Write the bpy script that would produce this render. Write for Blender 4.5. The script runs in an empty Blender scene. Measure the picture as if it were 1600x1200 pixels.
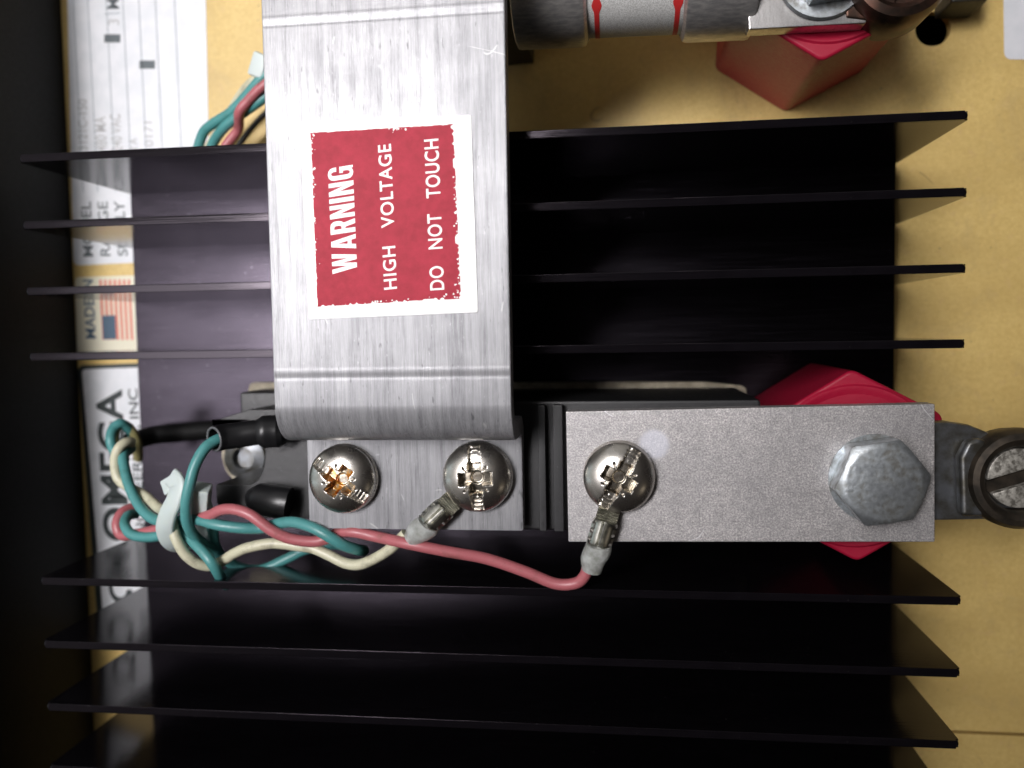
import bpy, bmesh, math, random
from mathutils import Vector, Matrix
random.seed(4)
S = bpy.context.scene
C = S.collection
R = math.radians

# ------------------------------------------------------------------ camera (1 unit = 1 cm)
CA, CB, CC, FPX, CD = -0.0594, 0.1256, -0.0092, 1327.8, 12.0
ROT = (Matrix.Rotation(CA, 3, 'X') @ Matrix.Rotation(CB, 3, 'Y') @ Matrix.Rotation(CC, 3, 'Z'))
cam = bpy.data.objects.new('camera', bpy.data.cameras.new('camera'))
C.objects.link(cam)
cam.matrix_world = Matrix.Translation((0, 0, CD)) @ ROT.to_4x4()
cam.data.sensor_width = 36
cam.data.lens = FPX / 1600 * 36
cam.data.clip_start = 0.5
cam.data.clip_end = 500
cam.data.dof.use_dof = True
cam.data.dof.focus_distance = 11.6
cam.data.dof.aperture_fstop = 0.16
S.camera = cam

# ------------------------------------------------------------------ world and lamps
world = bpy.data.worlds.new('World'); S.world = world
world.use_nodes = True
bgn = world.node_tree.nodes['Background']
bgn.inputs[0].default_value = (0.60, 0.52, 0.50, 1)
bgn.inputs[1].default_value = 0.37
# a dim room: lighter towards the left and the far side, dark where the photographer stands
wt = world.node_tree
wc_ = wt.nodes.new('ShaderNodeTexCoord'); wn_ = wt.nodes.new('ShaderNodeTexNoise'); wn_.inputs['Scale'].default_value = 1.6; wn_.inputs['Detail'].default_value = 2
wd_ = wt.nodes.new('ShaderNodeVectorMath'); wd_.operation = 'DOT_PRODUCT'; wd_.inputs[1].default_value = (-0.80, 0.58, -0.05)
wm_ = wt.nodes.new('ShaderNodeMath'); wm_.operation = 'MULTIPLY_ADD'; wm_.inputs[1].default_value = 0.9
wr_ = wt.nodes.new('ShaderNodeValToRGB')
L_ = wt.links.new
L_(wc_.outputs['Generated'], wn_.inputs['Vector']); L_(wc_.outputs['Generated'], wd_.inputs[0])
L_(wn_.outputs['Fac'], wm_.inputs[0]); L_(wd_.outputs['Value'], wm_.inputs[2]); L_(wm_.outputs[0], wr_.inputs[0]); L_(wr_.outputs[0], bgn.inputs[0])
wr_.color_ramp.elements[0].position = 0.40; wr_.color_ramp.elements[0].color = (0.05, 0.042, 0.04, 1)
wr_.color_ramp.elements[1].position = 1.0; wr_.color_ramp.elements[1].color = (1.0, 0.97, 0.95, 1)

def area(name, loc, target, sx, sy, power, col, spread=180):
    l = bpy.data.lights.new(name, 'AREA'); l.shape = 'RECTANGLE'
    l.size = sx; l.size_y = sy; l.energy = power; l.color = col; l.spread = R(spread)
    o = bpy.data.objects.new(name, l); C.objects.link(o)
    o.location = loc
    o.rotation_euler = (Vector(target) - Vector(loc)).to_track_quat('-Z', 'Y').to_euler()
    return o
area('ceiling_lamp', (-16, 13, 50), (-5, 5.0, 0), 28, 10, 2200, (1.0, 0.97, 0.98), 40)
area('ceiling_panel', (-29, -1, 50), (-8, 1.0, -2), 20, 20, 560, (0.98, 0.95, 1.0), 44)
area('window_light', (-42, -2, 9), (-2, -2, 0), 24, 26, 650, (0.55, 0.85, 1.0))
area('room_light', (26, -20, 22), (0, 0, 0), 8, 8, 90, (1.0, 0.85, 0.65))

S.view_settings.view_transform = 'Standard'
S.view_settings.look = 'None'
S.view_settings.gamma = 1
S.view_settings.exposure = 0

# ------------------------------------------------------------------ pixel ray helper (photograph coordinates, 1600 x 1200)
def W(px, py, z):
    d = ROT @ Vector(((px - 800) / FPX, (600 - py) / FPX, -1))
    t = (z - CD) / d.z
    return Vector((0, 0, CD)) + d * t

# ------------------------------------------------------------------ materials
def mat(name, col=(0.5, 0.5, 0.5), rough=0.5, metal=0.0, **k):
    m = bpy.data.materials.new(name); m.use_nodes = True
    b = m.node_tree.nodes['Principled BSDF']
    b.inputs['Base Color'].default_value = (*col, 1)
    b.inputs['Roughness'].default_value = rough
    b.inputs['Metallic'].default_value = metal
    for n, v in k.items():
        b.inputs[n.replace('_', ' ')].default_value = v
    return m

def nd(m, t, **k):
    n = m.node_tree.nodes.new(t)
    for a, v in k.items(): setattr(n, a, v)
    return n

def lk(m, a, b): m.node_tree.links.new(a, b)

def noise(m, scale, detail=4, stretch=(1, 1, 1), rough=0.55, dist=0, obj=True, off=(0, 0, 0)):
    tc = nd(m, 'ShaderNodeTexCoord'); mp = nd(m, 'ShaderNodeMapping'); n = nd(m, 'ShaderNodeTexNoise')
    mp.inputs['Scale'].default_value = stretch
    mp.inputs['Location'].default_value = off
    lk(m, tc.outputs['Object'], mp.inputs[0]); lk(m, mp.outputs[0], n.inputs['Vector'])
    n.inputs['Scale'].default_value = scale; n.inputs['Detail'].default_value = detail
    n.inputs['Roughness'].default_value = rough; n.inputs['Distortion'].default_value = dist
    return n.outputs['Fac']

def ramp(m, fac, stops):
    r = nd(m, 'ShaderNodeValToRGB'); e = r.color_ramp.elements
    while len(e) < len(stops): e.new(0.5)
    for i, (p, c) in enumerate(stops):
        e[i].position = p
        e[i].color = (*c, 1) if isinstance(c, tuple) else (c, c, c, 1)
    lk(m, fac, r.inputs[0])
    return r.outputs[0]

def mix(m, fac, a, b, mode='MIX'):
    x = nd(m, 'ShaderNodeMix', data_type='RGBA', blend_type=mode)
    for i, v in ((0, fac), (6, a), (7, b)):
        if hasattr(v, 'is_linked'): lk(m, v, x.inputs[i])
        elif isinstance(v, tuple): x.inputs[i].default_value = (*v, 1)
        else: x.inputs[i].default_value = v
    return x.outputs[2]

def P(m, name, sock): lk(m, sock, m.node_tree.nodes['Principled BSDF'].inputs[name])

def bump(m, fac, strength, dist=0.01, prev=None):
    b = nd(m, 'ShaderNodeBump'); b.inputs['Strength'].default_value = strength
    b.inputs['Distance'].default_value = dist
    lk(m, fac, b.inputs['Height'])
    if prev: lk(m, prev, b.inputs['Normal'])
    return b.outputs[0]

def scratches(m, scale, width, mscale, thr, stretch=(1, 1, 1), off=(0, 0, 0)):
    n = noise(m, scale, 1.0, stretch, 0.5, 0.3, off=off)
    k = noise(m, mscale, 2, (1, 1, 1), 0.5, off=(off[1] + 2, off[0], 4))
    line = ramp(m, n, [(0.5 - width, 0.0), (0.5, 1.0), (0.5 + width, 0.0)])
    mask = ramp(m, k, [(thr, 0.0), (thr + 0.03, 1.0)])
    return mix(m, 1.0, line, mask, 'MULTIPLY')

# black purple anodised aluminium, extrusion lines along x
m_anod = mat('anodised_aluminium', (0.008, 0.007, 0.009), 0.3, 0.0, IOR=1.36, Specular_Tint=(1.0, 0.88, 1.0, 1))
n1 = noise(m_anod, 5, 5, (0.15, 9, 9)); n2 = noise(m_anod, 3.2, 4, (0.7, 1, 1))
ds = noise(m_anod, 30, 2, off=(5, 2, 2))
P(m_anod, 'Base Color', mix(m_anod, ramp(m_anod, ds, [(0.72, 0.0), (0.78, 0.7)]), ramp(m_anod, mix(m_anod, 0.5, n1, n2), [(0.3, (0.003, 0.0026, 0.0034)), (0.7, (0.006, 0.005, 0.0065))]), (0.10, 0.095, 0.095)))
dz = noise(m_anod, 26, 3, (1, 1, 1), off=(5, 2, 2)); dz2 = noise(m_anod, 1.5, 3)
P(m_anod, 'Roughness', ramp(m_anod, n1, [(0.3, 0.08), (0.7, 0.15)]))
P(m_anod, 'Normal', bump(m_anod, n1, 0.12, 0.01))
# the same finish on the base with whitish rub marks
m_anod_base = mat('anodised_base', (0.2, 0.17, 0.22), 0.34, 1.0)
n3 = noise(m_anod_base, 9, 5, (0.12, 5, 1)); n4 = noise(m_anod_base, 1.2, 4, (0.8, 1.6, 1)); n5 = noise(m_anod_base, 22, 3, (0.5, 1, 1), off=(2, 5, 0))
col = ramp(m_anod_base, mix(m_anod_base, 0.5, n3, n4), [(0.3, (0.022, 0.019, 0.024)), (0.7, (0.038, 0.033, 0.041))])
col = mix(m_anod_base, ramp(m_anod_base, n5, [(0.68, 0.0), (0.80, 0.35)]), col, (0.5, 0.48, 0.52))
P(m_anod_base, 'Base Color', col)
P(m_anod_base, 'Roughness', ramp(m_anod_base, n3, [(0.3, 0.18), (0.7, 0.28)]))
P(m_anod_base, 'Normal', bump(m_anod_base, n3, 0.15, 0.01))

# brushed aluminium strap
def brushed(name, c0, c1, r0, r1, stretch, sc=1.0, metal=1.0):
    m = mat(name, c1, r0, metal)
    a = noise(m, 9 * sc, 6, stretch, 0.7); b = noise(m, 40 * sc, 3, stretch, 0.6, off=(3, 1, 0))
    c = noise(m, 1.3, 5, (1, 1, 1), 0.6); d = noise(m, 30, 3, (1, .35, 1), 0.7, off=(7, 7, 1))
    f = mix(m, 0.5, a, b)
    col = ramp(m, f, [(0.34, c0), (0.60, c1)])
    col = mix(m, ramp(m, d, [(0.66, 0.0), (0.78, 0.45)]), col, (0.95, 0.95, 0.96))
    col = mix(m, ramp(m, c, [(0.38, 0.45), (0.6, 0.0)]), col, tuple(v * 1.35 for v in c0))
    w3 = noise(m, 3.2, 4, (3.2, 0.12, 1), 0.6, off=(8, 2, 2)); col = mix(m, ramp(m, w3, [(0.35, 0.0), (0.65, 0.5)]), col, tuple(min(1, v * 1.15) for v in c1))
    sc1 = scratches(m, 0.55, 0.0012, 1.3, 0.61, (0.5, 1.4, 1)); sc2 = scratches(m, 0.6, 0.0018, 2.0, 0.62, (1.2, 0.6, 1), (5, 3, 0))
    fl = noise(m, 12, 2, (1.8, 0.35, 1), off=(2, 9, 0))
    col = mix(m, ramp(m, fl, [(0.68, 0.0), (0.74, 0.55)]), col, tuple(v * 0.45 for v in c0))
    col = mix(m, mix(m, 1.0, sc1, (0.5, 0.5, 0.5), 'MULTIPLY'), col, (0.75, 0.75, 0.73)); col = mix(m, mix(m, 1.0, sc2, (0.45, 0.45, 0.45), 'MULTIPLY'), col, (0.7, 0.7, 0.7))
    P(m, 'Base Color', col)
    P(m, 'Roughness', ramp(m, mix(m, 0.4, f, c), [(0.3, r1), (0.7, r0)]))
    P(m, 'Normal', bump(m, f, 0.35, 0.006, bump(m, d, 0.12, 0.006)))
    return m
m_strap = brushed('brushed_aluminium', (0.085, 0.085, 0.093), (0.34, 0.34, 0.35), 0.27, 0.38, (9, 0.16, 1), metal=0.22)
m_strap.node_tree.nodes['Principled BSDF'].inputs['Specular IOR Level'].default_value = 0.36
m_blade = brushed('fuse_blade_metal', (0.35, 0.34, 0.33), (0.62, 0.61, 0.6), 0.25, 0.4, (1, 1, 1))

# bead blasted grey bar
m_bar = mat('blasted_tin_plate', (0.5, 0.5, 0.5), 0.5, 0.6)
a = noise(m_bar, 42, 5, rough=0.8); b = noise(m_bar, 75, 2, rough=0.6, off=(3, 3, 3)); c = noise(m_bar, 0.9, 4)
col = ramp(m_bar, a, [(0.36, (0.28, 0.265, 0.27)), (0.50, (0.48, 0.46, 0.46)), (0.62, (0.80, 0.77, 0.74))])
col = mix(m_bar, ramp(m_bar, b, [(0.64, 0.0), (0.74, 0.8)]), col, (0.85, 0.80, 0.76))
d_ = noise(m_bar, 7, 4, rough=0.7, off=(1, 5, 0)); col = mix(m_bar, ramp(m_bar, d_, [(0.38, 0.35), (0.55, 0.0)]), col, (0.26, 0.25, 0.25))
col = mix(m_bar, ramp(m_bar, c, [(0.4, 0.25), (0.65, 0.0)]), col, (0.20, 0.20, 0.21))
# pale smudge beside the screw
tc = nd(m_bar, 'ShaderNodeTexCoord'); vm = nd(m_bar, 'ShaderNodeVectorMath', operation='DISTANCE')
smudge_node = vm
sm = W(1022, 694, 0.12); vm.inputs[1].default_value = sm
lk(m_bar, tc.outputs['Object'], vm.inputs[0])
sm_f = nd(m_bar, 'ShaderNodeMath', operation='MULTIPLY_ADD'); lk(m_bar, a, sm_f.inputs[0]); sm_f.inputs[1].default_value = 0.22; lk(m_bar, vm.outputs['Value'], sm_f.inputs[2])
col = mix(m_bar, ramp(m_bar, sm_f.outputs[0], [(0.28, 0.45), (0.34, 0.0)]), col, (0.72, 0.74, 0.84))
col = mix(m_bar, scratches(m_bar, 1.1, 0.0025, 1.5, 0.60, off=(2, 2, 0)), col, (0.75, 0.74, 0.75))
P(m_bar, 'Base Color', col)
P(m_bar, 'Normal', bump(m_bar, a, 0.35, 0.008, bump(m_bar, b, 0.3, 0.006)))

# zinc plated bolt
m_zinc = mat('zinc_plating', (0.5, 0.52, 0.53), 0.42, 0.9)
a = noise(m_zinc, 3.5, 6, rough=0.65, dist=0.4); b = noise(m_zinc, 14, 4)
P(m_zinc, 'Base Color', ramp(m_zinc, mix(m_zinc, 0.35, a, b), [(0.38, (0.24, 0.24, 0.225)), (0.50, (0.42, 0.45, 0.465)), (0.62, (0.56, 0.60, 0.63))]))
P(m_zinc, 'Roughness', ramp(m_zinc, a, [(0.35, 0.55), (0.65, 0.34)]))
P(m_zinc, 'Normal', bump(m_zinc, mix(m_zinc, 0.4, a, b), 0.4, 0.02))

# nickel screws
m_nickel = mat('nickel_plating', (0.72, 0.68, 0.62), 0.13, 1.0)
a = noise(m_nickel, 5, 4)
P(m_nickel, 'Base Color', ramp(m_nickel, a, [(0.35, (0.46, 0.43, 0.38)), (0.6, (0.70, 0.67, 0.62))]))
P(m_nickel, 'Roughness', ramp(m_nickel, a, [(0.3, 0.36), (0.7, 0.22)]))
m_nickel_worn = mat('brassy_recess', (0.6, 0.5, 0.3), 0.25, 1.0)
a = noise(m_nickel_worn, 9, 4)
P(m_nickel_worn, 'Base Color', ramp(m_nickel_worn, a, [(0.35, (0.22, 0.185, 0.14)), (0.6, (0.48, 0.44, 0.37))]))
m_amber = mat('amber_residue', (0.75, 0.28, 0.02), 0.15, 0.4, Coat_Weight=0.8)
a = noise(m_amber, 10, 4)
P(m_amber, 'Base Color', ramp(m_amber, a, [(0.40, (0.26, 0.06, 0.006)), (0.5, (0.62, 0.26, 0.02)), (0.58, (0.40, 0.33, 0.22))]))
m_tin = mat('tinned_terminal', (0.5, 0.5, 0.44), 0.28, 1.0)
a = noise(m_tin, 8, 4)
P(m_tin, 'Base Color', ramp(m_tin, a, [(0.35, (0.30, 0.30, 0.26)), (0.6, (0.62, 0.61, 0.55))]))
m_clear = mat('clear_sleeve', (0.62, 0.64, 0.60), 0.22, 0.0, Transmission_Weight=0.45, IOR=1.3, Coat_Weight=0.5)
a = noise(m_clear, 7, 4)
P(m_clear, 'Base Color', ramp(m_clear, a, [(0.35, (0.40, 0.41, 0.37)), (0.65, (0.78, 0.80, 0.78))]))
P(m_clear, 'Normal', bump(m_clear, a, 0.5, 0.03))

# wires
def wire_mat(name, c, dirt=(0.2, 0.2, 0.15), amount=0.45, rough=0.42):
    m = mat(name, c, rough, 0, Coat_Weight=0.15, Coat_Roughness=0.25)
    a = noise(m, 4, 5, rough=0.65); b = noise(m, 45, 2)
    col = mix(m, ramp(m, a, [(0.52, 0.0), (0.72, amount)]), c, dirt)
    col = mix(m, ramp(m, b, [(0.62, 0.0), (0.75, 0.35)]), col, tuple(min(1, v * 1.6 + 0.05) for v in c))
    P(m, 'Base Color', col)
    P(m, 'Normal', bump(m, b, 0.12, 0.004))
    return m
m_teal = wire_mat('teal_insulation', (0.075, 0.275, 0.27), (0.03, 0.12, 0.10))
m_pink = wire_mat('pink_insulation', (0.44, 0.125, 0.14), (0.16, 0.07, 0.05), 0.6)
m_cream = wire_mat('cream_insulation', (0.60, 0.58, 0.42), (0.22, 0.20, 0.14), 0.7)
m_nylon = mat('nylon', (0.55, 0.62, 0.60), 0.38, 0, Subsurface_Weight=0.4, Subsurface_Scale=0.1)
m_nylon.node_tree.nodes['Principled BSDF'].inputs['Subsurface Radius'].default_value = (1, 1, .8)
m_rubber = mat('black_sleeving', (0.010, 0.010, 0.011), 0.35)
m_rim = mat('sleeve_rim', (0.12, 0.125, 0.13), 0.25)

# plastics
def plastic(name, c, rough, sp=0.25, **k):
    m = mat(name, c, rough, 0, **k)
    a = noise(m, 16, 5, rough=0.7); b = noise(m, 55, 2)
    P(m, 'Roughness', ramp(m, a, [(0.3, rough + 0.12), (0.7, rough - 0.06)]))
    P(m, 'Base Color', mix(m, ramp(m, b, [(0.70, 0.0), (0.78, sp)]), c, (0.35, 0.36, 0.38)))
    P(m, 'Normal', bump(m, a, 0.1, 0.01))
    return m
m_module = plastic('black_module_plastic', (0.013, 0.013, 0.014), 0.40, 0.35)
m_block = plastic('black_block_plastic', (0.012, 0.012, 0.012), 0.5)
m_black = plastic('black_paint', (0.006, 0.006, 0.006), 0.6, 0.0, Specular_IOR_Level=0.2)
m_red = plastic('red_insulator', (0.38, 0.006, 0.034), 0.42, 0.12, Coat_Weight=0.1)
m_pad = mat('cream_pad', (0.50, 0.44, 0.32), 0.6)
P(m_pad, 'Base Color', ramp(m_pad, noise(m_pad, 6, 4), [(0.4, (0.36, 0.31, 0.22)), (0.6, (0.52, 0.46, 0.34))]))
m_fuse = mat('fuse_paper', (0.68, 0.68, 0.66), 0.6)
w_ = noise(m_fuse, 60, 1); P(m_fuse, 'Base Color', ramp(m_fuse, w_, [(0.4, (0.52, 0.52, 0.50)), (0.6, (0.74, 0.74, 0.72))]))
m_cap = mat('fuse_cap_metal', (0.5, 0.48, 0.46), 0.42, 0.8)
a = noise(m_cap, 7, 5, (1, 3, 3)); P(m_cap, 'Base Color', ramp(m_cap, a, [(0.35, (0.48, 0.47, 0.47)), (0.65, (0.72, 0.70, 0.67))]))
P(m_cap, 'Normal', bump(m_cap, noise(m_cap, 30, 3), 0.15, 0.01))
m_redprint = mat('red_print', (0.62, 0.03, 0.03), 0.55)
m_copper = mat('tarnished_copper', (0.30, 0.13, 0.07), 0.38, 0.8)
P(m_copper, 'Base Color', ramp(m_copper, noise(m_copper, 3, 5), [(0.35, (0.035, 0.026, 0.02)), (0.65, (0.12, 0.06, 0.042))]))
m_lug = mat('dark_lug_metal', (0.13, 0.13, 0.125), 0.40, 0.8)
a = noise(m_lug, 4, 5); P(m_lug, 'Base Color', ramp(m_lug, a, [(0.35, (0.09, 0.085, 0.07)), (0.65, (0.19, 0.20, 0.215))]))
m_bronze = mat('dark_bronze', (0.10, 0.075, 0.05), 0.45, 0.75)
a = noise(m_bronze, 5, 5); P(m_bronze, 'Base Color', ramp(m_bronze, a, [(0.35, (0.035, 0.03, 0.024)), (0.65, (0.09, 0.072, 0.054))]))
m_steel = mat('pitted_steel', (0.5, 0.48, 0.43), 0.42, 0.35)
a = noise(m_steel, 14, 5); P(m_steel, 'Base Color', ramp(m_steel, a, [(0.38, (0.14, 0.13, 0.11)), (0.6, (0.46, 0.44, 0.39))]))
P(m_steel, 'Normal', bump(m_steel, a, 0.5, 0.02))

# yellow panel
m_panel = mat('yellow_panel_paint', (0.6, 0.44, 0.17), 0.45)
a = noise(m_panel, 14, 5, rough=0.7); b = noise(m_panel, 0.35, 4, (1, 2.5, 1)); c = noise(m_panel, 5, 3, off=(4, 2, 0))
col = ramp(m_panel, a, [(0.35, (0.66, 0.46, 0.15)), (0.65, (0.76, 0.56, 0.205))])
col = mix(m_panel, ramp(m_panel, b, [(0.4, 0.0), (0.7, 0.5)]), col, (0.54, 0.37, 0.12))
sp = noise(m_panel, 10, 2, off=(9, 3, 1)); col = mix(m_panel, ramp(m_panel, sp, [(0.74, 0.0), (0.77, 0.6)]), col, (0.25, 0.17, 0.08))
sg = noise(m_panel, 0.8, 6, (1, 1, 1), 0.7, 0.5, off=(1, 6, 1)); col = mix(m_panel, ramp(m_panel, sg, [(0.52, 0.0), (0.7, 0.4)]), col, (0.46, 0.33, 0.15))
col = mix(m_panel, ramp(m_panel, c, [(0.6, 0.0), (0.75, 0.3)]), col, (0.60, 0.38, 0.20))
col = mix(m_panel, scratches(m_panel, 0.5, 0.0018, 0.9, 0.60), col, (0.42, 0.28, 0.10))
P(m_panel, 'Base Color', col)
P(m_panel, 'Normal', bump(m_panel, a, 0.06, 0.01))

m_paper = mat('white_label', (0.78, 0.80, 0.83), 0.45)
P(m_paper, 'Base Color', ramp(m_paper, noise(m_paper, 3, 4), [(0.4, (0.74, 0.76, 0.79)), (0.6, (0.80, 0.81, 0.84))]))
m_paper_w = mat('warm_white_label', (0.78, 0.74, 0.58), 0.45)
m_ink = mat('grey_ink', (0.12, 0.14, 0.15), 0.6)
m_line = mat('thin_line_ink', (0.30, 0.35, 0.38), 0.6)
m_type = mat('typed_ink', (0.50, 0.50, 0.50), 0.6)
m_inkblack = mat('black_ink', (0.02, 0.03, 0.03), 0.5)
m_blue = mat('navy_print', (0.05, 0.10, 0.16), 0.5)
m_flagred = mat('flag_red_print', (0.72, 0.17, 0.12), 0.5)
m_stick = mat('sticker_paper', (0.86, 0.86, 0.85), 0.4)
m_white = mat('white_print', (0.86, 0.86, 0.85), 0.4)
m_warn = mat('warning_red', (0.53, 0.025, 0.05), 0.55, Specular_IOR_Level=0.25)
P(m_warn, 'Base Color', ramp(m_warn, noise(m_warn, 5, 6, rough=0.7), [(0.35, (0.34, 0.010, 0.028)), (0.65, (0.45, 0.018, 0.045))]))

# ------------------------------------------------------------------ mesh helpers
def link(name, me, m, parent=None):
    for x in (m if isinstance(m, (list, tuple)) else [m]): me.materials.append(x)
    o = bpy.data.objects.new(name, me); C.objects.link(o)
    if parent: o.parent = parent
    if me.get('wn'):
        w = o.modifiers.new('weighted_normal', 'WEIGHTED_NORMAL'); w.keep_sharp = True
    return o

def tag(o, label, cat, group=None, kind=None):
    if label: o['label'] = label
    if cat: o['category'] = cat
    if group: o['group'] = group
    if kind: o['kind'] = kind
    return o

def empty(name, label, cat, group=None):
    o = bpy.data.objects.new(name, None); C.objects.link(o); o.empty_display_size = 0.3
    return tag(o, label, cat, group)

def finish(bm, smooth=40):
    bmesh.ops.recalc_face_normals(bm, faces=bm.faces)
    me = bpy.data.meshes.new('mesh'); bm.to_mesh(me); bm.free()
    if smooth:
        for p in me.polygons: p.use_smooth = True
        me.set_sharp_from_angle(angle=R(smooth))
    return me

def bevel_sharp(bm, w, seg=2, ang=30):
    es = [e for e in bm.edges if len(e.link_faces) == 2 and e.calc_face_angle(0) > R(ang)]
    if w: bmesh.ops.bevel(bm, geom=es, offset=w, segments=seg, profile=0.5, affect='EDGES', clamp_overlap=True)

def prism(pts, z0, z1, bev=0.02, seg=2, top=None):
    """pts: list of 2D points; top: optional list for the upper outline"""
    bm = bmesh.new()
    lo = [bm.verts.new((p[0], p[1], z0)) for p in pts]
    hi = [bm.verts.new((p[0], p[1], z1)) for p in (top or pts)]
    n = len(pts)
    bm.faces.new(lo[::-1]); bm.faces.new(hi)
    for i in range(n): bm.faces.new((lo[i], lo[(i + 1) % n], hi[(i + 1) % n], hi[i]))
    bmesh.ops.recalc_face_normals(bm, faces=bm.faces)
    if bev: bevel_sharp(bm, bev, seg)
    me = finish(bm); me['wn'] = 1 if bev else 0
    return me

def box(x0, x1, y0, y1, z0, z1, bev=0.02, seg=2):
    return prism([(x0, y0), (x1, y0), (x1, y1), (x0, y1)], z0, z1, bev, seg)

def rounded(pts, r, seg=6):
    """round the corners of a 2D polygon"""
    out = []
    n = len(pts)
    for i in range(n):
        p = Vector(pts[i][:2]); a = Vector(pts[i - 1][:2]); b = Vector(pts[(i + 1) % n][:2])
        da = (a - p).normalized(); db = (b - p).normalized()
        ang = da.angle(db); t = r / math.tan(ang / 2)
        s = p + da * t; e = p + db * t
        for k in range(seg + 1):
            u = k / seg
            out.append((s * (1 - u) ** 2 + p * 2 * u * (1 - u) + e * u ** 2)[:])
    return out

def extrude_x(prof, x0, x1, bev=0.02):
    """profile in (y, z) swept along x"""
    bm = bmesh.new()
    a = [bm.verts.new((x0, y, z)) for y, z in prof]; b = [bm.verts.new((x1, y, z)) for y, z in prof]
    n = len(prof)
    for i in range(n): bm.faces.new((a[i], a[(i + 1) % n], b[(i + 1) % n], b[i]))
    fa = bm.faces.new(a[::-1]); fb = bm.faces.new(b)
    if bev:
        bmesh.ops.recalc_face_normals(bm, faces=bm.faces)
        es = list(set(fa.edges) | set(fb.edges))
        bmesh.ops.bevel(bm, geom=es, offset=bev, segments=2, profile=0.5, affect='EDGES', clamp_overlap=True)
    me = finish(bm); me['wn'] = 1
    return me

def lathe(prof, seg=48, axis='Z', center=(0, 0, 0)):
    bm = bmesh.new(); rings = []
    for r, z in prof:
        if r < 1e-6: rings.append([bm.verts.new((0, 0, z))])
        else: rings.append([bm.verts.new((r * math.cos(2 * math.pi * k / seg), r * math.sin(2 * math.pi * k / seg), z)) for k in range(seg)])
    for a, b in zip(rings, rings[1:]):
        for k in range(seg):
            k2 = (k + 1) % seg
            vs = []
            for v in ((a[k], a[k2]) if len(a) > 1 else (a[0],)): vs.append(v)
            for v in ((b[k2], b[k]) if len(b) > 1 else (b[0],)): vs.append(v)
            if len(vs) > 2: bm.faces.new(vs)
    for v in bm.verts:
        if axis == 'X': v.co = Vector((v.co.z, v.co.x, v.co.y))
        if axis == 'Y': v.co = Vector((v.co.x, v.co.z, v.co.y))
        v.co += Vector(center)
    return finish(bm)

def catmull(pts, sub=8):
    out = []
    P_ = [pts[0]] + list(pts) + [pts[-1]]
    for i in range(1, len(P_) - 2):
        p0, p1, p2, p3 = P_[i - 1:i + 3]
        for k in range(sub):
            t = k / sub
            out.append(tuple(0.5 * ((2 * b) + (-a + c) * t + (2 * a - 5 * b + 4 * c - d) * t * t + (-a + 3 * b - 3 * c + d) * t ** 3)
                             for a, b, c, d in zip(p0, p1, p2, p3)))
    out.append(tuple(pts[-1]))
    return out

def sweep(path, section, closed_caps=True, up=None, sizes=None):
    """path: points; section: 2D outline; parallel transport frame"""
    bm = bmesh.new(); path = [Vector(p) for p in path]
    t = (path[1] - path[0]).normalized()
    nrm = Vector(up) if up else (Vector((0, 0, 1)) if abs(t.z) < 0.9 else Vector((1, 0, 0)))
    nrm = (nrm - t * nrm.dot(t)).normalized()
    rings = []
    for i, p in enumerate(path):
        t2 = (path[min(i + 1, len(path) - 1)] - path[max(i - 1, 0)]).normalized()
        if up: nrm = Vector(up)
        nrm = (nrm - t2 * nrm.dot(t2)).normalized()
        bi = t2.cross(nrm)
        s = sizes[i] if sizes else 1
        rings.append([bm.verts.new(p + (nrm * v + bi * u) * s) for u, v in section])
    n = len(section)
    for a, b in zip(rings, rings[1:]):
        for k in range(n): bm.faces.new((a[k], a[(k + 1) % n], b[(k + 1) % n], b[k]))
    if closed_caps:
        bm.faces.new(rings[0][::-1]); bm.faces.new(rings[-1])
    return finish(bm, 50)

def circ(r, n=16): return [(r * math.cos(2 * math.pi * k / n), r * math.sin(2 * math.pi * k / n)) for k in range(n)]

def wire_path(pp, sub=8):
    """pp: (px, py, z) samples"""
    return [tuple(v) for v in catmull([tuple(W(x, y, z)) for x, y, z in pp], sub)]

def wire(name, m, pp, r, label, group=None, parent=None, cat='wire'):
    o = link(name, sweep(wire_path(pp), circ(r, 18)), m, parent)
    if label: tag(o, label, cat, group)
    return o

def sheet(pts, z, m, name, parent=None, th=0.006):
    """a thin plate with real thickness"""
    return link(name, prism([p[:2] for p in pts], z, z + th, 0), m, parent)

_tc = {}
def text_mesh(body, offset=0.0, space=1.0):
    cu = bpy.data.curves.new('text', 'FONT'); cu.body = body; cu.offset = offset; cu.space_character = space
    cu.resolution_u = 6
    o = bpy.data.objects.new('text', cu); C.objects.link(o)
    bpy.context.view_layer.update()
    me = bpy.data.meshes.new_from_object(o.evaluated_get(bpy.context.evaluated_depsgraph_get()))
    bpy.data.objects.remove(o); bpy.data.curves.remove(cu)
    return me

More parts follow.
